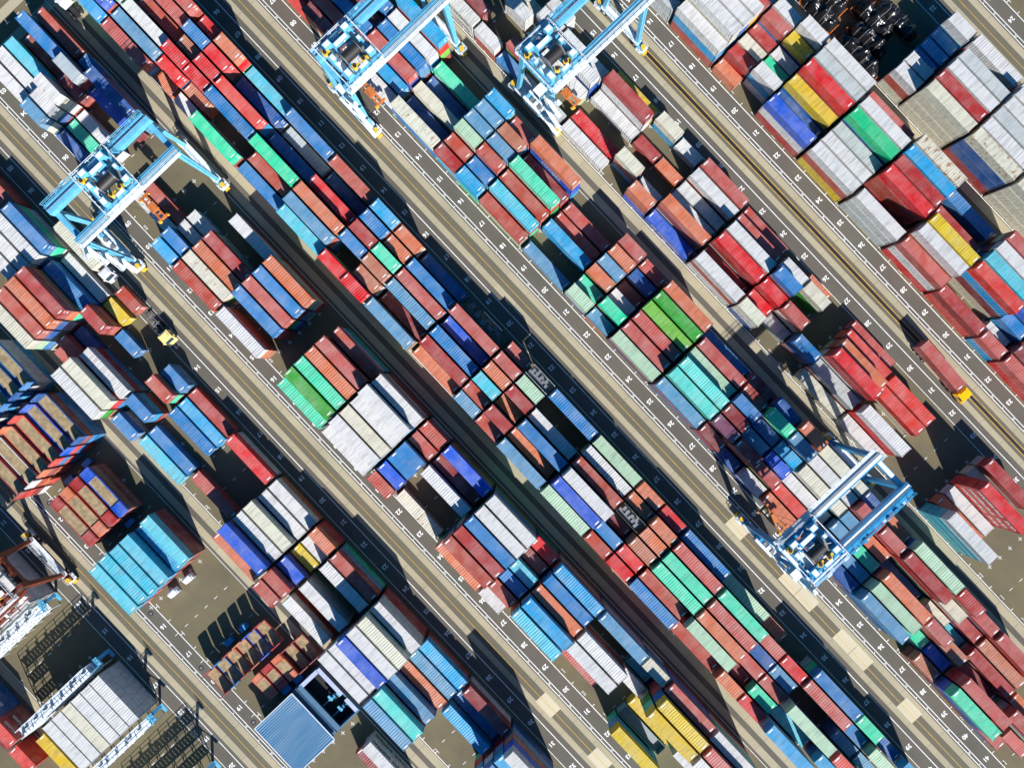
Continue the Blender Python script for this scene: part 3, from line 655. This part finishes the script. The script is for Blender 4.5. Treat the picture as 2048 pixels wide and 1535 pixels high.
# ------------------------------------------------------------------ rubber-tyred gantry cranes
def crane(u, v, ty, body, label, half=12.35, flip=1, hz=20.4, cab_side=1, beamtop=None, gx=3.75):
    """legs at y = -half and +half; ty is where the trolley stands on its girders"""
    o = empty('gantry_crane', (u, v, 0)); tag(o, label, 'crane', 'gantry cranes over the container blocks')
    bt = beamtop or body
    def part(name, b, mats, parent=None): return b.build(name, mats, parent or o)
    for s in (-1, 1):
        b = MB(); b.box((s*gx, .1, hz), (1.15, 2*half+1.1, 1.55))
        b.box((s*gx, .1, hz+.80), (.62, 2*half+.9, .06), 1)
        b.box((s*gx+s*.36, .1, hz+.86), (.09, 2*half+.6, .14), 2)
        for y in range(-11, 12, 2): b.box((s*gx+s*.60, y, hz), (.06, .12, 1.4))
        part('girder', b, [body, bt, M['steel']])
    for s in (-1, 1):                                   # portal beams across the leg tops
        b = MB(); b.box((0, s*(half-.25), hz-1.15), (2*gx+.9, 1.05, 1.0)); b.box((0, s*(half-.25), hz-.63), (2*gx-1.2, .8, .05), 1)
        for e in (-1, 1): b.bar((e*gx, s*(half-.25), hz-2.6), (e*(gx-2.2), s*(half-.25), hz-1.3), .5)
        part('portal_beam', b, [body, bt])
    for sx in (-1, 1):
        for sy in (-1, 1):
            b = MB(); b.bar((sx*gx, sy*(half-.2), hz-.75), (sx*5.0, sy*half, 2.3), 1.15, 1.05, .75, .75)
            b.bar((sx*(gx+.1)+sx*.6, sy*(half-.2), hz-1), (sx*5.0+sx*.42, sy*half, 2.6), .09, .09)
            part('leg', b, [body])
    for sy in (-1, 1):
        b = MB(); b.box((0, sy*half, 1.95), (11.6, .8, 1.0)); b.box((0, sy*half, 2.5), (11.0, 1.5, .08), 1)
        part('sill_beam', b, [body, M['cwhite']])
        r = MB()
        for q in (-1, 1): r.rail((-5.4, sy*half+q*.72, 2.54), (5.4, sy*half+q*.72, 2.54), 1.05, 1.6, .06)
        part('sill_railing', r, [M['cwhite']])
        for sx in (-1, 1):
            b = MB(); b.box((sx*5.5, sy*half, 1.25), (2.9, .6, .7)); b.box((sx*5.5, sy*half, 2.0), (1.3, 1.3, .6))
            bg = part('bogie', b, [body])
            for w in (-.85, .85):
                c = MB(); c.cyl((sx*5.5+w, sy*half-.36, .76), (sx*5.5+w, sy*half+.36, .76), .74, 18); c.cyl((sx*5.5+w, sy*half-.40, .76), (sx*5.5+w, sy*half+.40, .76), .34, 12, 1)
                c.build('wheel', [M['dark'], M['cwhite']], bg)
            y = MB(); y.box((sx*7.35, sy*half, .8), (.5, 1.1, .9)); y.cyl((sx*6.6, sy*half, 2.3), (sx*6.6, sy*half, 2.9), .52, 12)
            y.build('drive_motor', [M['cyel']], bg)
            k = MB()
            k.rail((sx*7.2, sy*half-1.0, 1.4), (sx*7.2, sy*half+1.0, 1.4), 1.0, 1.0, .07); k.rail((sx*5.6, sy*half-1.0, 1.4), (sx*7.2, sy*half-1.0, 1.4), 1.0, .8, .07); k.rail((sx*5.6, sy*half+1.0, 1.4), (sx*7.2, sy*half+1.0, 1.4), 1.0, .8, .07)
            k.box((sx*6.4, sy*half, 1.38), (1.7, 2.1, .06)); k.build('platform', [M['cwhite']], bg)
    # walkways with railings, cable tray, hanging festoon
    for s in (-1, 1):
        b = MB(); x = s*(gx+1.25)
        b.box((x, 0, hz+.42), (1.0, 2*half+.6, .07)); b.rail((x+s*.5, -half-.3, hz+.45), (x+s*.5, half+.3, hz+.45), 1.1, 1.7, .08)
        b.rail((x-s*.5, -half-.3, hz+.45), (x-s*.5, half+.3, hz+.45), 1.1, 3.4, .05)
        for y in range(-12, 13, 2): b.bar((s*(gx+.5), y, hz-.3), (x+s*.45, y, hz+.38), .08)
        part('walkway', b, [M['cwhite'] if s*flip < 0 else body])
    b = MB(); x = flip*(gx+2.1); rng = random.Random(int(u*7))
    for y in range(-12, 12):
        if rng.random() < .85: b.box((x+rng.uniform(-.2, .1), y+rng.uniform(-.2, .2), hz+rng.uniform(-.3, .5)), (rng.uniform(.2, .7), rng.uniform(.4, 1.1), rng.uniform(.3, .8)), rng.choice((0, 0, 1, 2)))
    b.box((x+.35, 0, hz-.3), (.22, 2*half, .2), 0)
    part('festoon', b, [body, M['cwhite'], M['steel']])
    # trolley with its machinery
    z = hz+1.05
    t = empty('trolley'); t.parent = o; t.location = (0, ty, 0)
    f = MB()
    for y in (-3.4, -1.2, 1.2, 3.4): f.box((0, y, z), (2*gx+1.6, .5, .5))
    for s in (-1, 1): f.box((s*gx, 0, z), (.7, 8.2, .55)); f.box((s*(gx+.9), 0, z-.1), (.9, 8.4, .06), 1)
    f.box((0, 2.6, z+.2), (6.8, 2.6, .06), 2); f.box((-.1, -2.7, z+.2), (6.6, 1.7, .06), 1)
    f.build('trolley_frame', [body, M['cwhite'], M['steel']], t)
    d = MB(); d.cyl((.5, -1.45, z+1.15), (.5, 1.75, z+1.15), 1.08, 26)
    for i in range(9): d.cyl((.5, -1.3+i*.36, z+1.15), (.5, -1.18+i*.36, z+1.15), 1.13, 26)
    for y in (-1.6, 1.85): d.cyl((.5, y, z+1.15), (.5, y+.1, z+1.15), 1.35, 26, 1)
    d.build('hoist_drum', [M['drum'], M['steel']], t)
    m_ = MB()
    for x, y, w, l, h_ in ((-2.4, .4, 1.0, 3.6, 1.3), (-3.5, -2.0, 1.1, 1.6, 1.6), (3.0, -2.7, 1.6, 1.2, 1.5), (-1.2, -2.8, 1.4, 1.0, .9), (-3.4, 2.6, 1.2, 1.5, 1.9), (2.6, 3.1, 1.2, 1.5, 1.2), (-.6, 3.2, .9, .8, 1.0), (3.6, .5, .8, 2.2, .8)):
        m_.box((x, y, z+.25+h_/2), (w, l, h_), 0); m_.box((x, y, z+.28+h_), (w*.8, l*.8, .06), 1)
    for i in range(26):
        x, y = rng.uniform(-4.2, 4.2), rng.uniform(-3.8, 3.9)
        if abs(x-.5) < 1.3 and abs(y) < 1.8: continue
        m_.box((x, y, z+rng.uniform(.3, 1.2)), (rng.uniform(.15, .6), rng.uniform(.2, .8), rng.uniform(.3, .9)), rng.choice((0, 1, 2, 2)))
    for i in range(14):
        x, y = rng.uniform(-4, 4), rng.uniform(-3.6, 3.6)
        m_.bar((x, y, z+rng.uniform(.4, .9)), (x+rng.uniform(-1.4, 1.4), y+rng.uniform(-1.2, 1.2), z+rng.uniform(.4, 1.2)), .09, m=rng.choice((1, 2, 0)))
    m_.build('machinery', [body, M['cwhite'], M['steel']], t)
    for x, y in ((2.7, -.9), (2.8, 1.2), (-2.9, -3.2)):
        y_ = MB(); y_.cyl((x, y, z+.3), (x, y, z+1.25), .55, 16); y_.cyl((x, y, z+1.25), (x, y, z+1.42), .36, 14, 1); y_.box((x+.1, y+.7, z+.6), (.6, .5, .5))
        y_.build('motor', [M['cyel'], M['dark']], t)
    r = MB()
    q = gx+1.3
    r.rail((-q, -4.2, z+.2), (q, -4.2, z+.2), 1.15, 1.3, .08); r.rail((-q, 4.2, z+.2), (q, 4.2, z+.2), 1.15, 1.3, .08)
    r.rail((-q, -4.2, z+.2), (-q, 4.2, z+.2), 1.15, 1.3, .08); r.rail((q, -4.2, z+.2), (q, 4.2, z+.2), 1.15, 1.3, .08)
    r.build('railing', [M['cwhite']], t)
    c = MB(); c.box((cab_side*(gx-1.2), -4.9, hz-2.2), (1.7, 1.9, 2.2)); c.box((cab_side*(gx-1.2), -4.9, hz-1.08), (1.9, 2.1, .08), 1); c.box((cab_side*(gx-1.2)+cab_side*.86, -4.9, hz-2.1), (.04, 1.6, 1.3), 2); c.box((cab_side*(gx-1.2), -5.87, hz-2.1), (1.4, .04, 1.3), 2)
    c.build('operator_cab', [body, M['cwhite'], M['glass']], t)
    # power house on one sill, stairs up one leg
    g = MB(); g.box((0, -half-.2, 4.0), (4.6, 2.0, 2.3)); g.box((0, -half-.2, 5.2), (4.8, 2.2, .08), 1)
    for i in range(5): g.box((-1.9+i*.9, -half-1.22, 4.0), (.5, .04, 1.5), 2)
    for i in range(4): g.box((-1.7+i*1.1, -half-.3, 5.5), (.7, .9, .5), (0, 2, 1, 2)[i])
    part('power_house', g, [body, M['cwhite'], M['steel']])
    s_ = MB(); x0 = 5.0; n = 6
    for i in range(n):
        za, zb = 2.6+(hz-2.8)*i/n, 2.6+(hz-2.8)*(i+1)/n; d_ = 1.7*(1 if i % 2 else -1)
        xo = 6.0-1.0*i/n
        s_.bar((xo-d_, -half-.9, za), (xo+d_, -half-.9, zb), .75, .10); s_.bar((xo-d_, -half-1.3, za+1), (xo+d_, -half-1.3, zb+1), .07)
        s_.box((xo+d_, -half-.9, zb), (1.0, .95, .07)); s_.rail((xo+d_-.5, -half-1.36, zb), (xo+d_+.5, -half-1.36, zb), 1.0, .5, .06)
    part('stairway', s_, [M['cwhite']])
    return o, t

def spreader(u, v, z, top, L, label, mat='corange'):
    o = empty('spreader', (u, v, z)); tag(o, label, 'spreader', 'container spreaders')
    b = MB()
    for s in (-1, 1): b.box((0, s*.55, .3), (L-.6, .32, .5)); b.box((s*(L/2-.2), 0, .25), (.4, 2.5, .5))
    b.box((0, 0, .45), (1.9, 1.7, .6))
    for sx in (-1, 1): b.box((sx*L*.28, 0, .3), (.25, 1.2, .3))
    b.build('frame', [M[mat]], o)
    y = MB()
    for sx in (-1, 1):
        for sy in (-1, 1): y.box((sx*(L/2-.2), sy*1.15, 0), (.5, .4, .5))
    y.box((L/2+.05, -.9, .3), (.45, .5, .5))
    y.build('twistlock_housing', [M['cyel']], o)
    c = MB()
    for sx in (-1, 1):
        for sy in (-1, 1): c.cyl((sx*.8, sy*.7, .7), (sx*1.4, sy*1.3, top-z), .035, 6)
    c.build('hoist_rope', [M['dark']], o)
    return o

crane(61.0, 18.65, -.6, M['cb'], 'pale blue gantry crane at the upper left with dark hoist drum', flip=-1)
crane(75.0, 74.6, -7.8, M['cb'], 'pale blue gantry crane at the top, its trolley above painted 10', flip=-1)
crane(100.9, 102.2, -8.9, M['cb'], 'pale blue gantry crane at the top right, trolley beside white containers', flip=-1)
crane(199.8, 74.6, -8.3, M['cbd'], 'deep blue gantry crane at the lower right above painted 31', flip=1, beamtop=M['cwhite'])
spreader(64.6, 18.6, 9.5, 21.4, 6.2, 'orange spreader hanging over a white container by the upper left crane')
spreader(77.2, 66.3, 7.5, 21.4, 6.2, 'orange spreader hanging above the truck lane by painted 11')
spreader(104.6, 95.0, 7.0, 21.4, 6.2, 'orange spreader hanging beside white containers under the top right crane')
spreader(195.6, 66.3, 8.0, 21.4, 6.2, 'brown spreader hanging beside painted 31 under the deep blue crane')
crane(99.0, -62.4, 6.6, plain('crane_orange', (120, 58, 36), .5, var=.2), 'rusty orange gantry crane over lettered white containers at the left edge', half=12.2, flip=1, hz=14.5)

# ------------------------------------------------------------------ vehicles
def tractor(o, x, cm, name='cab'):
    b = MB()
    b.box((x, 0, .85), (5.2, .9, .3), 1)
    for xx in (x-1.8, x-.7, x+1.75):
        for s in (-1, 1): b.cyl((xx, s*.85, .52), (xx, s*1.22, .52), .52, 14, 1)
    b.cyl((x-.9, .0, 1.15), (x-.9, 0, 1.25), .55, 14, 1)
    b.build('chassis', [cm, M['dark']], o)
    c = MB(); y = 1.2
    pr = [(x+.35, 1.0), (x+2.75, 1.0), (x+2.75, 1.9), (x+2.35, 2.95), (x+.5, 3.0), (x+.35, 2.8)]
    for s in (-1, 1): c.poly([(a, s*y, z) for a, z in (pr if s < 0 else reversed(pr))])
    for (a, z), (a2, z2) in zip(pr, pr[1:]+pr[:1]): c.quad((a, -y, z), (a, y, z), (a2, y, z2), (a2, -y, z2))
    c.box((x+1.3, 0, 3.06), (1.2, 1.7, .12)); c.box((x+2.9, 0, 1.05), (.35, 2.3, .5))
    for s in (-1, 1): c.box((x+2.2, s*1.38, 2.2), (.15, .3, .5))
    c.build('cab', [cm], o)
    g = MB(); g.quad((x+2.77, -1.0, 1.95), (x+2.77, 1.0, 1.95), (x+2.41, .95, 2.85), (x+2.41, -.95, 2.85))
    for s in (-1, 1): g.box((x+1.75, s*1.205, 2.25), (.9, .02, .8))
    g.build('windscreen', [M['glass']], o)
    l = MB()
    for s in (-1, 1): l.box((x+3.08, s*.85, 1.1), (.04, .35, .2))
    l.build('headlight', [M['mark']], o)
def truck(u, v, rz, L, cm, label, name='truck'):
    """road tractor pulling a skeletal trailer of length L, nose toward local +x"""
    o = empty('truck', (u, v, 0), rz); tag(o, label, 'truck')
    b = MB()
    for s in (-1, 1): b.box((0, s*.45, 1.1), (L, .16, .34))
    for i in range(7): b.box((-L/2+.2+i*(L-.4)/6, 0, 1.1), (.2, 2.3 if i in (0, 6) else 1.6, .26))
    for s in (-1, 1): b.box((L/2-2.4, s*.5, .6), (.16, .16, 1.0))
    b.build('trailer', [M['steel']], o)
    w = MB()
    for k in range(3):
        for s in (-1, 1): w.cyl((-L/2+1.2+k*1.25, s*.82, .52), (-L/2+1.2+k*1.25, s*1.22, .52), .52, 14); w.cyl((-L/2+1.2+k*1.25, s*1.2, .52), (-L/2+1.2+k*1.25, s*1.24, .52), .2, 10, 1)
    w.build('trailer_wheels', [M['dark'], M['mark']], o)
    tractor(o, L/2+.2, cm)
    return o
cw = plain('cab_white', (205, 205, 215), .35, var=.05); cc_ = plain('cab_cream', (232, 214, 140), .35, var=.05); cy = plain('cab_yellow', (245, 185, 0), .35, var=.05); co = plain('cab_orange', (225, 95, 20), .4, var=.05)
truck(56.2, .3, 0, 12.6, cw, 'white tractor pulling a cream container in the lane left of the upper left crane')
container(56.2, .3, 1.3, 2, 'cream', 'cream long container on the truck with the white cab', 'containers on trucks')
truck(74.6, .3, 0, 12.6, cc_, 'cream-cabbed tractor with a half-empty trailer beside painted 12')
container(72.0, .3, 1.3, 1, 'brick', 'brick red short container on the trailer of the cream-cabbed truck', 'containers on trucks')
truck(198.0, 113.9, R(-2.6), 12.4, cy, 'bright yellow tractor hauling a dusty pink container along the lane')
container(198.0, 113.9, 1.3, 2, 'pink', 'dusty pink long container on the truck with the yellow cab', 'containers on trucks', R(-2.6))
truck(44.4, 37.0, math.pi, 6.6, co, 'orange tractor with one short container in the narrow road at upper left')
container(44.6, 37.0, 1.3, 1, 'sal', 'salmon short container on the truck with the orange cab', 'containers on trucks', math.pi)
o = empty('yard_tractor', (17.5, 33.2, 0), math.pi); tag(o, 'white yard tractor in the narrow road at the top left', 'truck'); tractor(o, 0, cw)

# ------------------------------------------------------------------ shed and walled yard beside it
sh = empty('shed', (161.7, -36.3, 0)); tag(sh, 'shed with a white and blue ribbed roof beside a walled pit', 'shed')
b = MB(); b.box((0, 0, 2.1), (12.2, 9.9, 4.2)); b.box((0, -4.99, 1.7), (3.2, .05, 3.2), 1)
b.build('wall', [plain('shed_wall', (120, 140, 155), .7), M['steel']], sh)
rf = MB(); n = 26; pw = 12.9/n
for i in range(n):
    x = -6.45+i*pw
    for (xa, za), (xb, zb_) in (((0, 0), (.55, 0)), ((.55, 0), (.65, .2)), ((.65, .2), (.9, .2)), ((.9, .2), (1, 0))):
        rf.quad((x+xa*pw, -5.3, 4.75+za), (x+xb*pw, -5.3, 4.75+zb_), (x+xb*pw, 5.3, 4.45+zb_), (x+xa*pw, 5.3, 4.45+za), 0)
for y, zz in ((-5.3, 4.8), (5.3, 4.5)): rf.box((0, y, zz), (13.1, .18, .35), 1)
for x in (-6.5, 6.5): rf.bar((x, -5.3, 4.85), (x, 5.3, 4.55), .16, .3, m=1)
m_, nt, bs = newmat('ribbed_roof')
g_ = nt.nodes.new('ShaderNodeTexCoord'); n1 = noise(nt, mapping(nt, g_.outputs['Object'], (.75, .13, 1)), 1.0, 2, .4)
sx_ = nt.nodes.new('ShaderNodeSeparateXYZ'); nt.links.new(g_.outputs['Object'], sx_.inputs[0])
cell = math_(nt, 'FLOOR', math_(nt, 'MULTIPLY', sx_.outputs[0], 1/pw), 0)
wn = nt.nodes.new('ShaderNodeTexWhiteNoise'); wn.noise_dimensions = '1D'; nt.links.new(cell, wn.inputs['W'])
edge = math_(nt, 'ADD', math_(nt, 'MULTIPLY', math_(nt, 'ABSOLUTE', math_(nt, 'ADD', sx_.outputs[1], .6), 0), .17), math_(nt, 'MULTIPLY', wn.outputs[0], .22))
edge = math_(nt, 'ADD', edge, ramp(nt, sx_.outputs[0], -6, -2.5, .6, 0))
nt.links.new(mixc(nt, ramp(nt, n1, .3, .7), (.16, .36, .55), (.30, .45, .58)), bs.inputs['Base Color']); bs.inputs['Roughness'].default_value = .45
rf.build('roof', [m_, M['cwhite']], sh)
yd = empty('walled_pit', (161.4, -27.3, 0)); tag(yd, 'walled pit with pale coping and two pale machines inside', 'building')
b = MB()
for c_, d_ in (((0, 3.5, 1.6), (12.6, .35, 3.2)), ((-6.15, 0, 1.6), (.35, 6.7, 3.2)), ((6.15, 0, 1.6), (.35, 6.7, 3.2)), ((0, -3.3, 1.8), (12.6, .8, 3.6))): b.box(c_, d_)
b.box((0, 0, .1), (12.2, 6.6, .15), 1); b.box((0, -2.5, 3.3), (12.2, 1.7, .2))
b.build('wall', [plain('pit_wall', (70, 110, 140), .7), M['tar']], yd)
c_ = MB(); c_.box((-2.4, 3.2, 3.3), (7.4, .9, .18)); c_.box((4.2, 3.2, 3.3), (3.4, .9, .18)); c_.box((-5.8, .4, 3.3), (.9, 4.9, .18))
c_.build('coping', [plain('pale_coping', (170, 182, 215), .6)], yd)
for x in (.6, 3.6):
    b = MB(); b.box((x, .6, .9), (.7, 1.1, 1.5)); b.box((x, -.6, 1.3), (.25, 3.2, .25)); b.box((x+.4, 1.9, 1.4), (1.0, .5, .5)); b.box((x-.2, .2, 1.7), (1.3, .5, .3)); b.cyl((x, .6, 1.6), (x, .6, 2.4), .3, 12)
    b.build('machine', [M['cb']], yd)

# ------------------------------------------------------------------ steel access racks for the refrigerated containers
def reefer_rack(u, y0, y1, label, w=1.9, top=8.0, lev=(2.9, 5.6, 8.0)):
    o = empty('access_rack', (u, (y0+y1)/2, 0)); tag(o, label, 'access rack', 'white access racks at the refrigerated containers')
    L = y1-y0; n = max(3, round(L/2.75)); p_ = MB(); d = MB(); r = MB(); e_ = MB()
    for i in range(n+1):
        y = -L/2+L*i/n
        for s in (-1, 1): p_.box((s*w/2, y, top/2+.5), (.18, .18, top+1))
        if i < n:
            for z0, z1 in zip((0,)+lev, lev): p_.bar((-w/2, y, z0+.1), (w/2, y, z1-.1), .1)
    for z in lev:
        for s in (-1, 1): p_.box((s*w/2, 0, z-.12), (.16, L, .22))
        for i in range(n*3): d.box((0, -L/2+L*(i+.5)/(n*3), z), (w-.1, L/(n*3)-.16, .05))
        for s in (-1, 1): r.rail((s*w/2, -L/2, z), (s*w/2, L/2, z), 1.1, L/n, .07)
    for i in range(n*2):
        if (i*7) % 5 < 3: e_.box((.25*(-1)**i, -L/2+L*(i+.5)/(n*2), top+.5), (.35, .5, .8), i % 2)
    p_.build('frame', [M['cwhite']], o); d.build('grating', [M['cwhite']], o); r.build('railing', [M['cwhite']], o); e_.build('power_outlet', [M['steel'], M['glass']], o)
    t_ = MB()
    for k in range(3):
        z0 = (0,)+lev; t_.bar((-w/2+.3, L/2+.3+(k % 2)*2.2, z0[k]), (-w/2+.3, L/2+2.5-(k % 2)*2.2, z0[k+1]), .8, .1)
        t_.box((0, L/2+2.6-(k % 2)*2.3, lev[k]), (w, .8, .06))
    t_.rail((w/2, L/2, top), (w/2, L/2+2.8, top), 1.1, 1, .07); t_.rail((-w/2, L/2+2.8, top), (w/2, L/2+2.8, top), 1.1, 1, .07)
    t_.build('stair_tower', [M['cb']], o)
    return o
reefer_rack(122.9, -75.6, -56.6, 'white access rack with blue stair end behind the six white containers')
reefer_rack(139.0, -75.6, -56.4, 'white access rack in front of the six white containers', top=7.6, lev=(2.9, 5.4, 7.6))
reefer_rack(106.6, -72.0, -56.6, 'white access rack beside the white containers under the orange crane')
reefer_rack(155.5, -75.6, -56.4, 'white access rack at the bottom left picture edge')

# ------------------------------------------------------------------ small things on the ground
def bin_(u, v, label):
    b = MB(); b.box((0, 0, .65), (1.9, 1.1, 1.1)); b.box((0, 0, 1.24), (2.0, 1.2, .08), 1); b.box((0, .62, .9), (1.2, .08, .12), 2); b.box((-.7, 0, .06), (.2, 1, .12), 2); b.box((.7, 0, .06), (.2, 1, .12), 2)
    o = b.build('waste_bin', [plain('bin_blue', (40, 120, 185), .5, var=.05), plain('bin_lid', (70, 150, 205), .5, var=.05), M['steel']], loc=(u, v, 0), rz=math.pi/2); tag(o, label, 'bin', 'blue bins near the flat racks')
bin_(89.8, -31.0, 'blue bin in the shade by the bright blue folded rack'); bin_(89.9, -36.2, 'blue bin in the shade by the salmon folded rack'); bin_(105.4, -33.0, 'blue bin behind the pale blue containers')
bin_(138.3, -30.6, 'blue bin behind the short racks, upper of two'); bin_(138.3, -35.0, 'blue bin behind the short racks, lower of two'); bin_(154.2, -29.6, 'blue bin by the pit wall beside closed racks'); bin_(154.2, -33.0, 'blue bin by the corner of the ribbed roof')
for v in (-36.4, -32.0):
    b = MB(); b.box((0, 0, .9), (1.2, 2.2, 1.4)); b.cyl((-.2, -.9, 1.75), (-.2, .9, 1.75), .45, 14); b.box((.45, 0, 1.7), (.3, 1.6, .3)); b.box((0, 0, .1), (1.4, 2.4, .2), 1)
    o = b.build('tank_unit', [M['cwhite'], M['steel']], loc=(122.6, v, 0)); tag(o, 'small white tank unit in front of the pale blue containers, %s of two' % ('left' if v < -34 else 'right'), 'tank')
for n, (u, v, w_) in enumerate(((90.2, -43.3, 'by painted 12'), (107.0, -43.4, 'by painted 13'), (122.4, -43.7, 'by painted 15 and 16'), (138.3, -43.8, 'by the short racks'), (154.5, -43.6, 'by the ribbed roof'))):
    b = MB(); b.cyl((0, 0, .0), (0, 0, .035), .55, 24); b.cyl((0, 0, .035), (0, 0, .05), .3, 20, 1)
    o = b.build('manhole_cover', [M['dark'], M['steel']], loc=(u, v, 0)); tag(o, 'round dark manhole cover in the lane %s' % w_, 'manhole cover', 'manhole covers in the lower left lane')

# ------------------------------------------------------------------ sky, sun, camera
w = bpy.data.worlds.new('World'); sc.world = w; w.use_nodes = True
nt = w.node_tree; bg = nt.nodes['Background']
sky = nt.nodes.new('ShaderNodeTexSky'); sky.sky_type = 'NISHITA'; sky.sun_disc = False
EL = R(33.0)
D = Vector((.938, -.347, 0)).normalized()               # toward the sun, on the ground
sky.sun_elevation = EL; sky.sun_rotation = math.atan2(D.x, D.y)
sky.air_density = 1.0; sky.dust_density = .6; sky.ozone_density = 2.0
hs = nt.nodes.new('ShaderNodeHueSaturation'); hs.inputs['Saturation'].default_value = 1.6
nt.links.new(sky.outputs[0], hs.inputs['Color']); nt.links.new(hs.outputs[0], bg.inputs[0]); bg.inputs[1].default_value = .065
sl = bpy.data.lights.new('sun', 'SUN'); sl.energy = 5.0; sl.angle = R(.5); sl.color = (1, .965, .91)
so = bpy.data.objects.new('sun', sl); col.objects.link(so)
d = Vector((D.x*math.cos(EL), D.y*math.cos(EL), math.sin(EL))); so.rotation_euler = d.to_track_quat('Z', 'Y').to_euler()
sc.view_settings.view_transform = 'Standard'; sc.view_settings.look = 'None'; sc.view_settings.exposure = .70

CH, YAW, TA, TB, CU, CV = (163.468489, 0.814974, -0.013246, 0.009804, 140.077699, 49.255193)
cd = bpy.data.cameras.new('camera'); cd.sensor_width = 36; cd.lens = 27.0; cd.clip_start = 1; cd.clip_end = 3000
co_ = bpy.data.objects.new('camera', cd); col.objects.link(co_); sc.camera = co_
c, s = math.cos(YAW), math.sin(YAW)
# world -> (image right, image down, depth)
A = Matrix(((c, s, 0), (s, -c, 0), (0, 0, -1)))
ca, sa, cb2, sb = math.cos(TA), math.sin(TA), math.cos(TB), math.sin(TB)
Ry = Matrix(((ca, 0, -sa), (0, 1, 0), (sa, 0, ca))); Rx = Matrix(((1, 0, 0), (0, cb2, -sb), (0, sb, cb2)))
W = Rx @ Ry @ A
Cm = Matrix((W[0], -W[1], -W[2])).transposed().to_4x4(); Cm.translation = Vector((CU, CV, CH))
co_.matrix_world = Cm
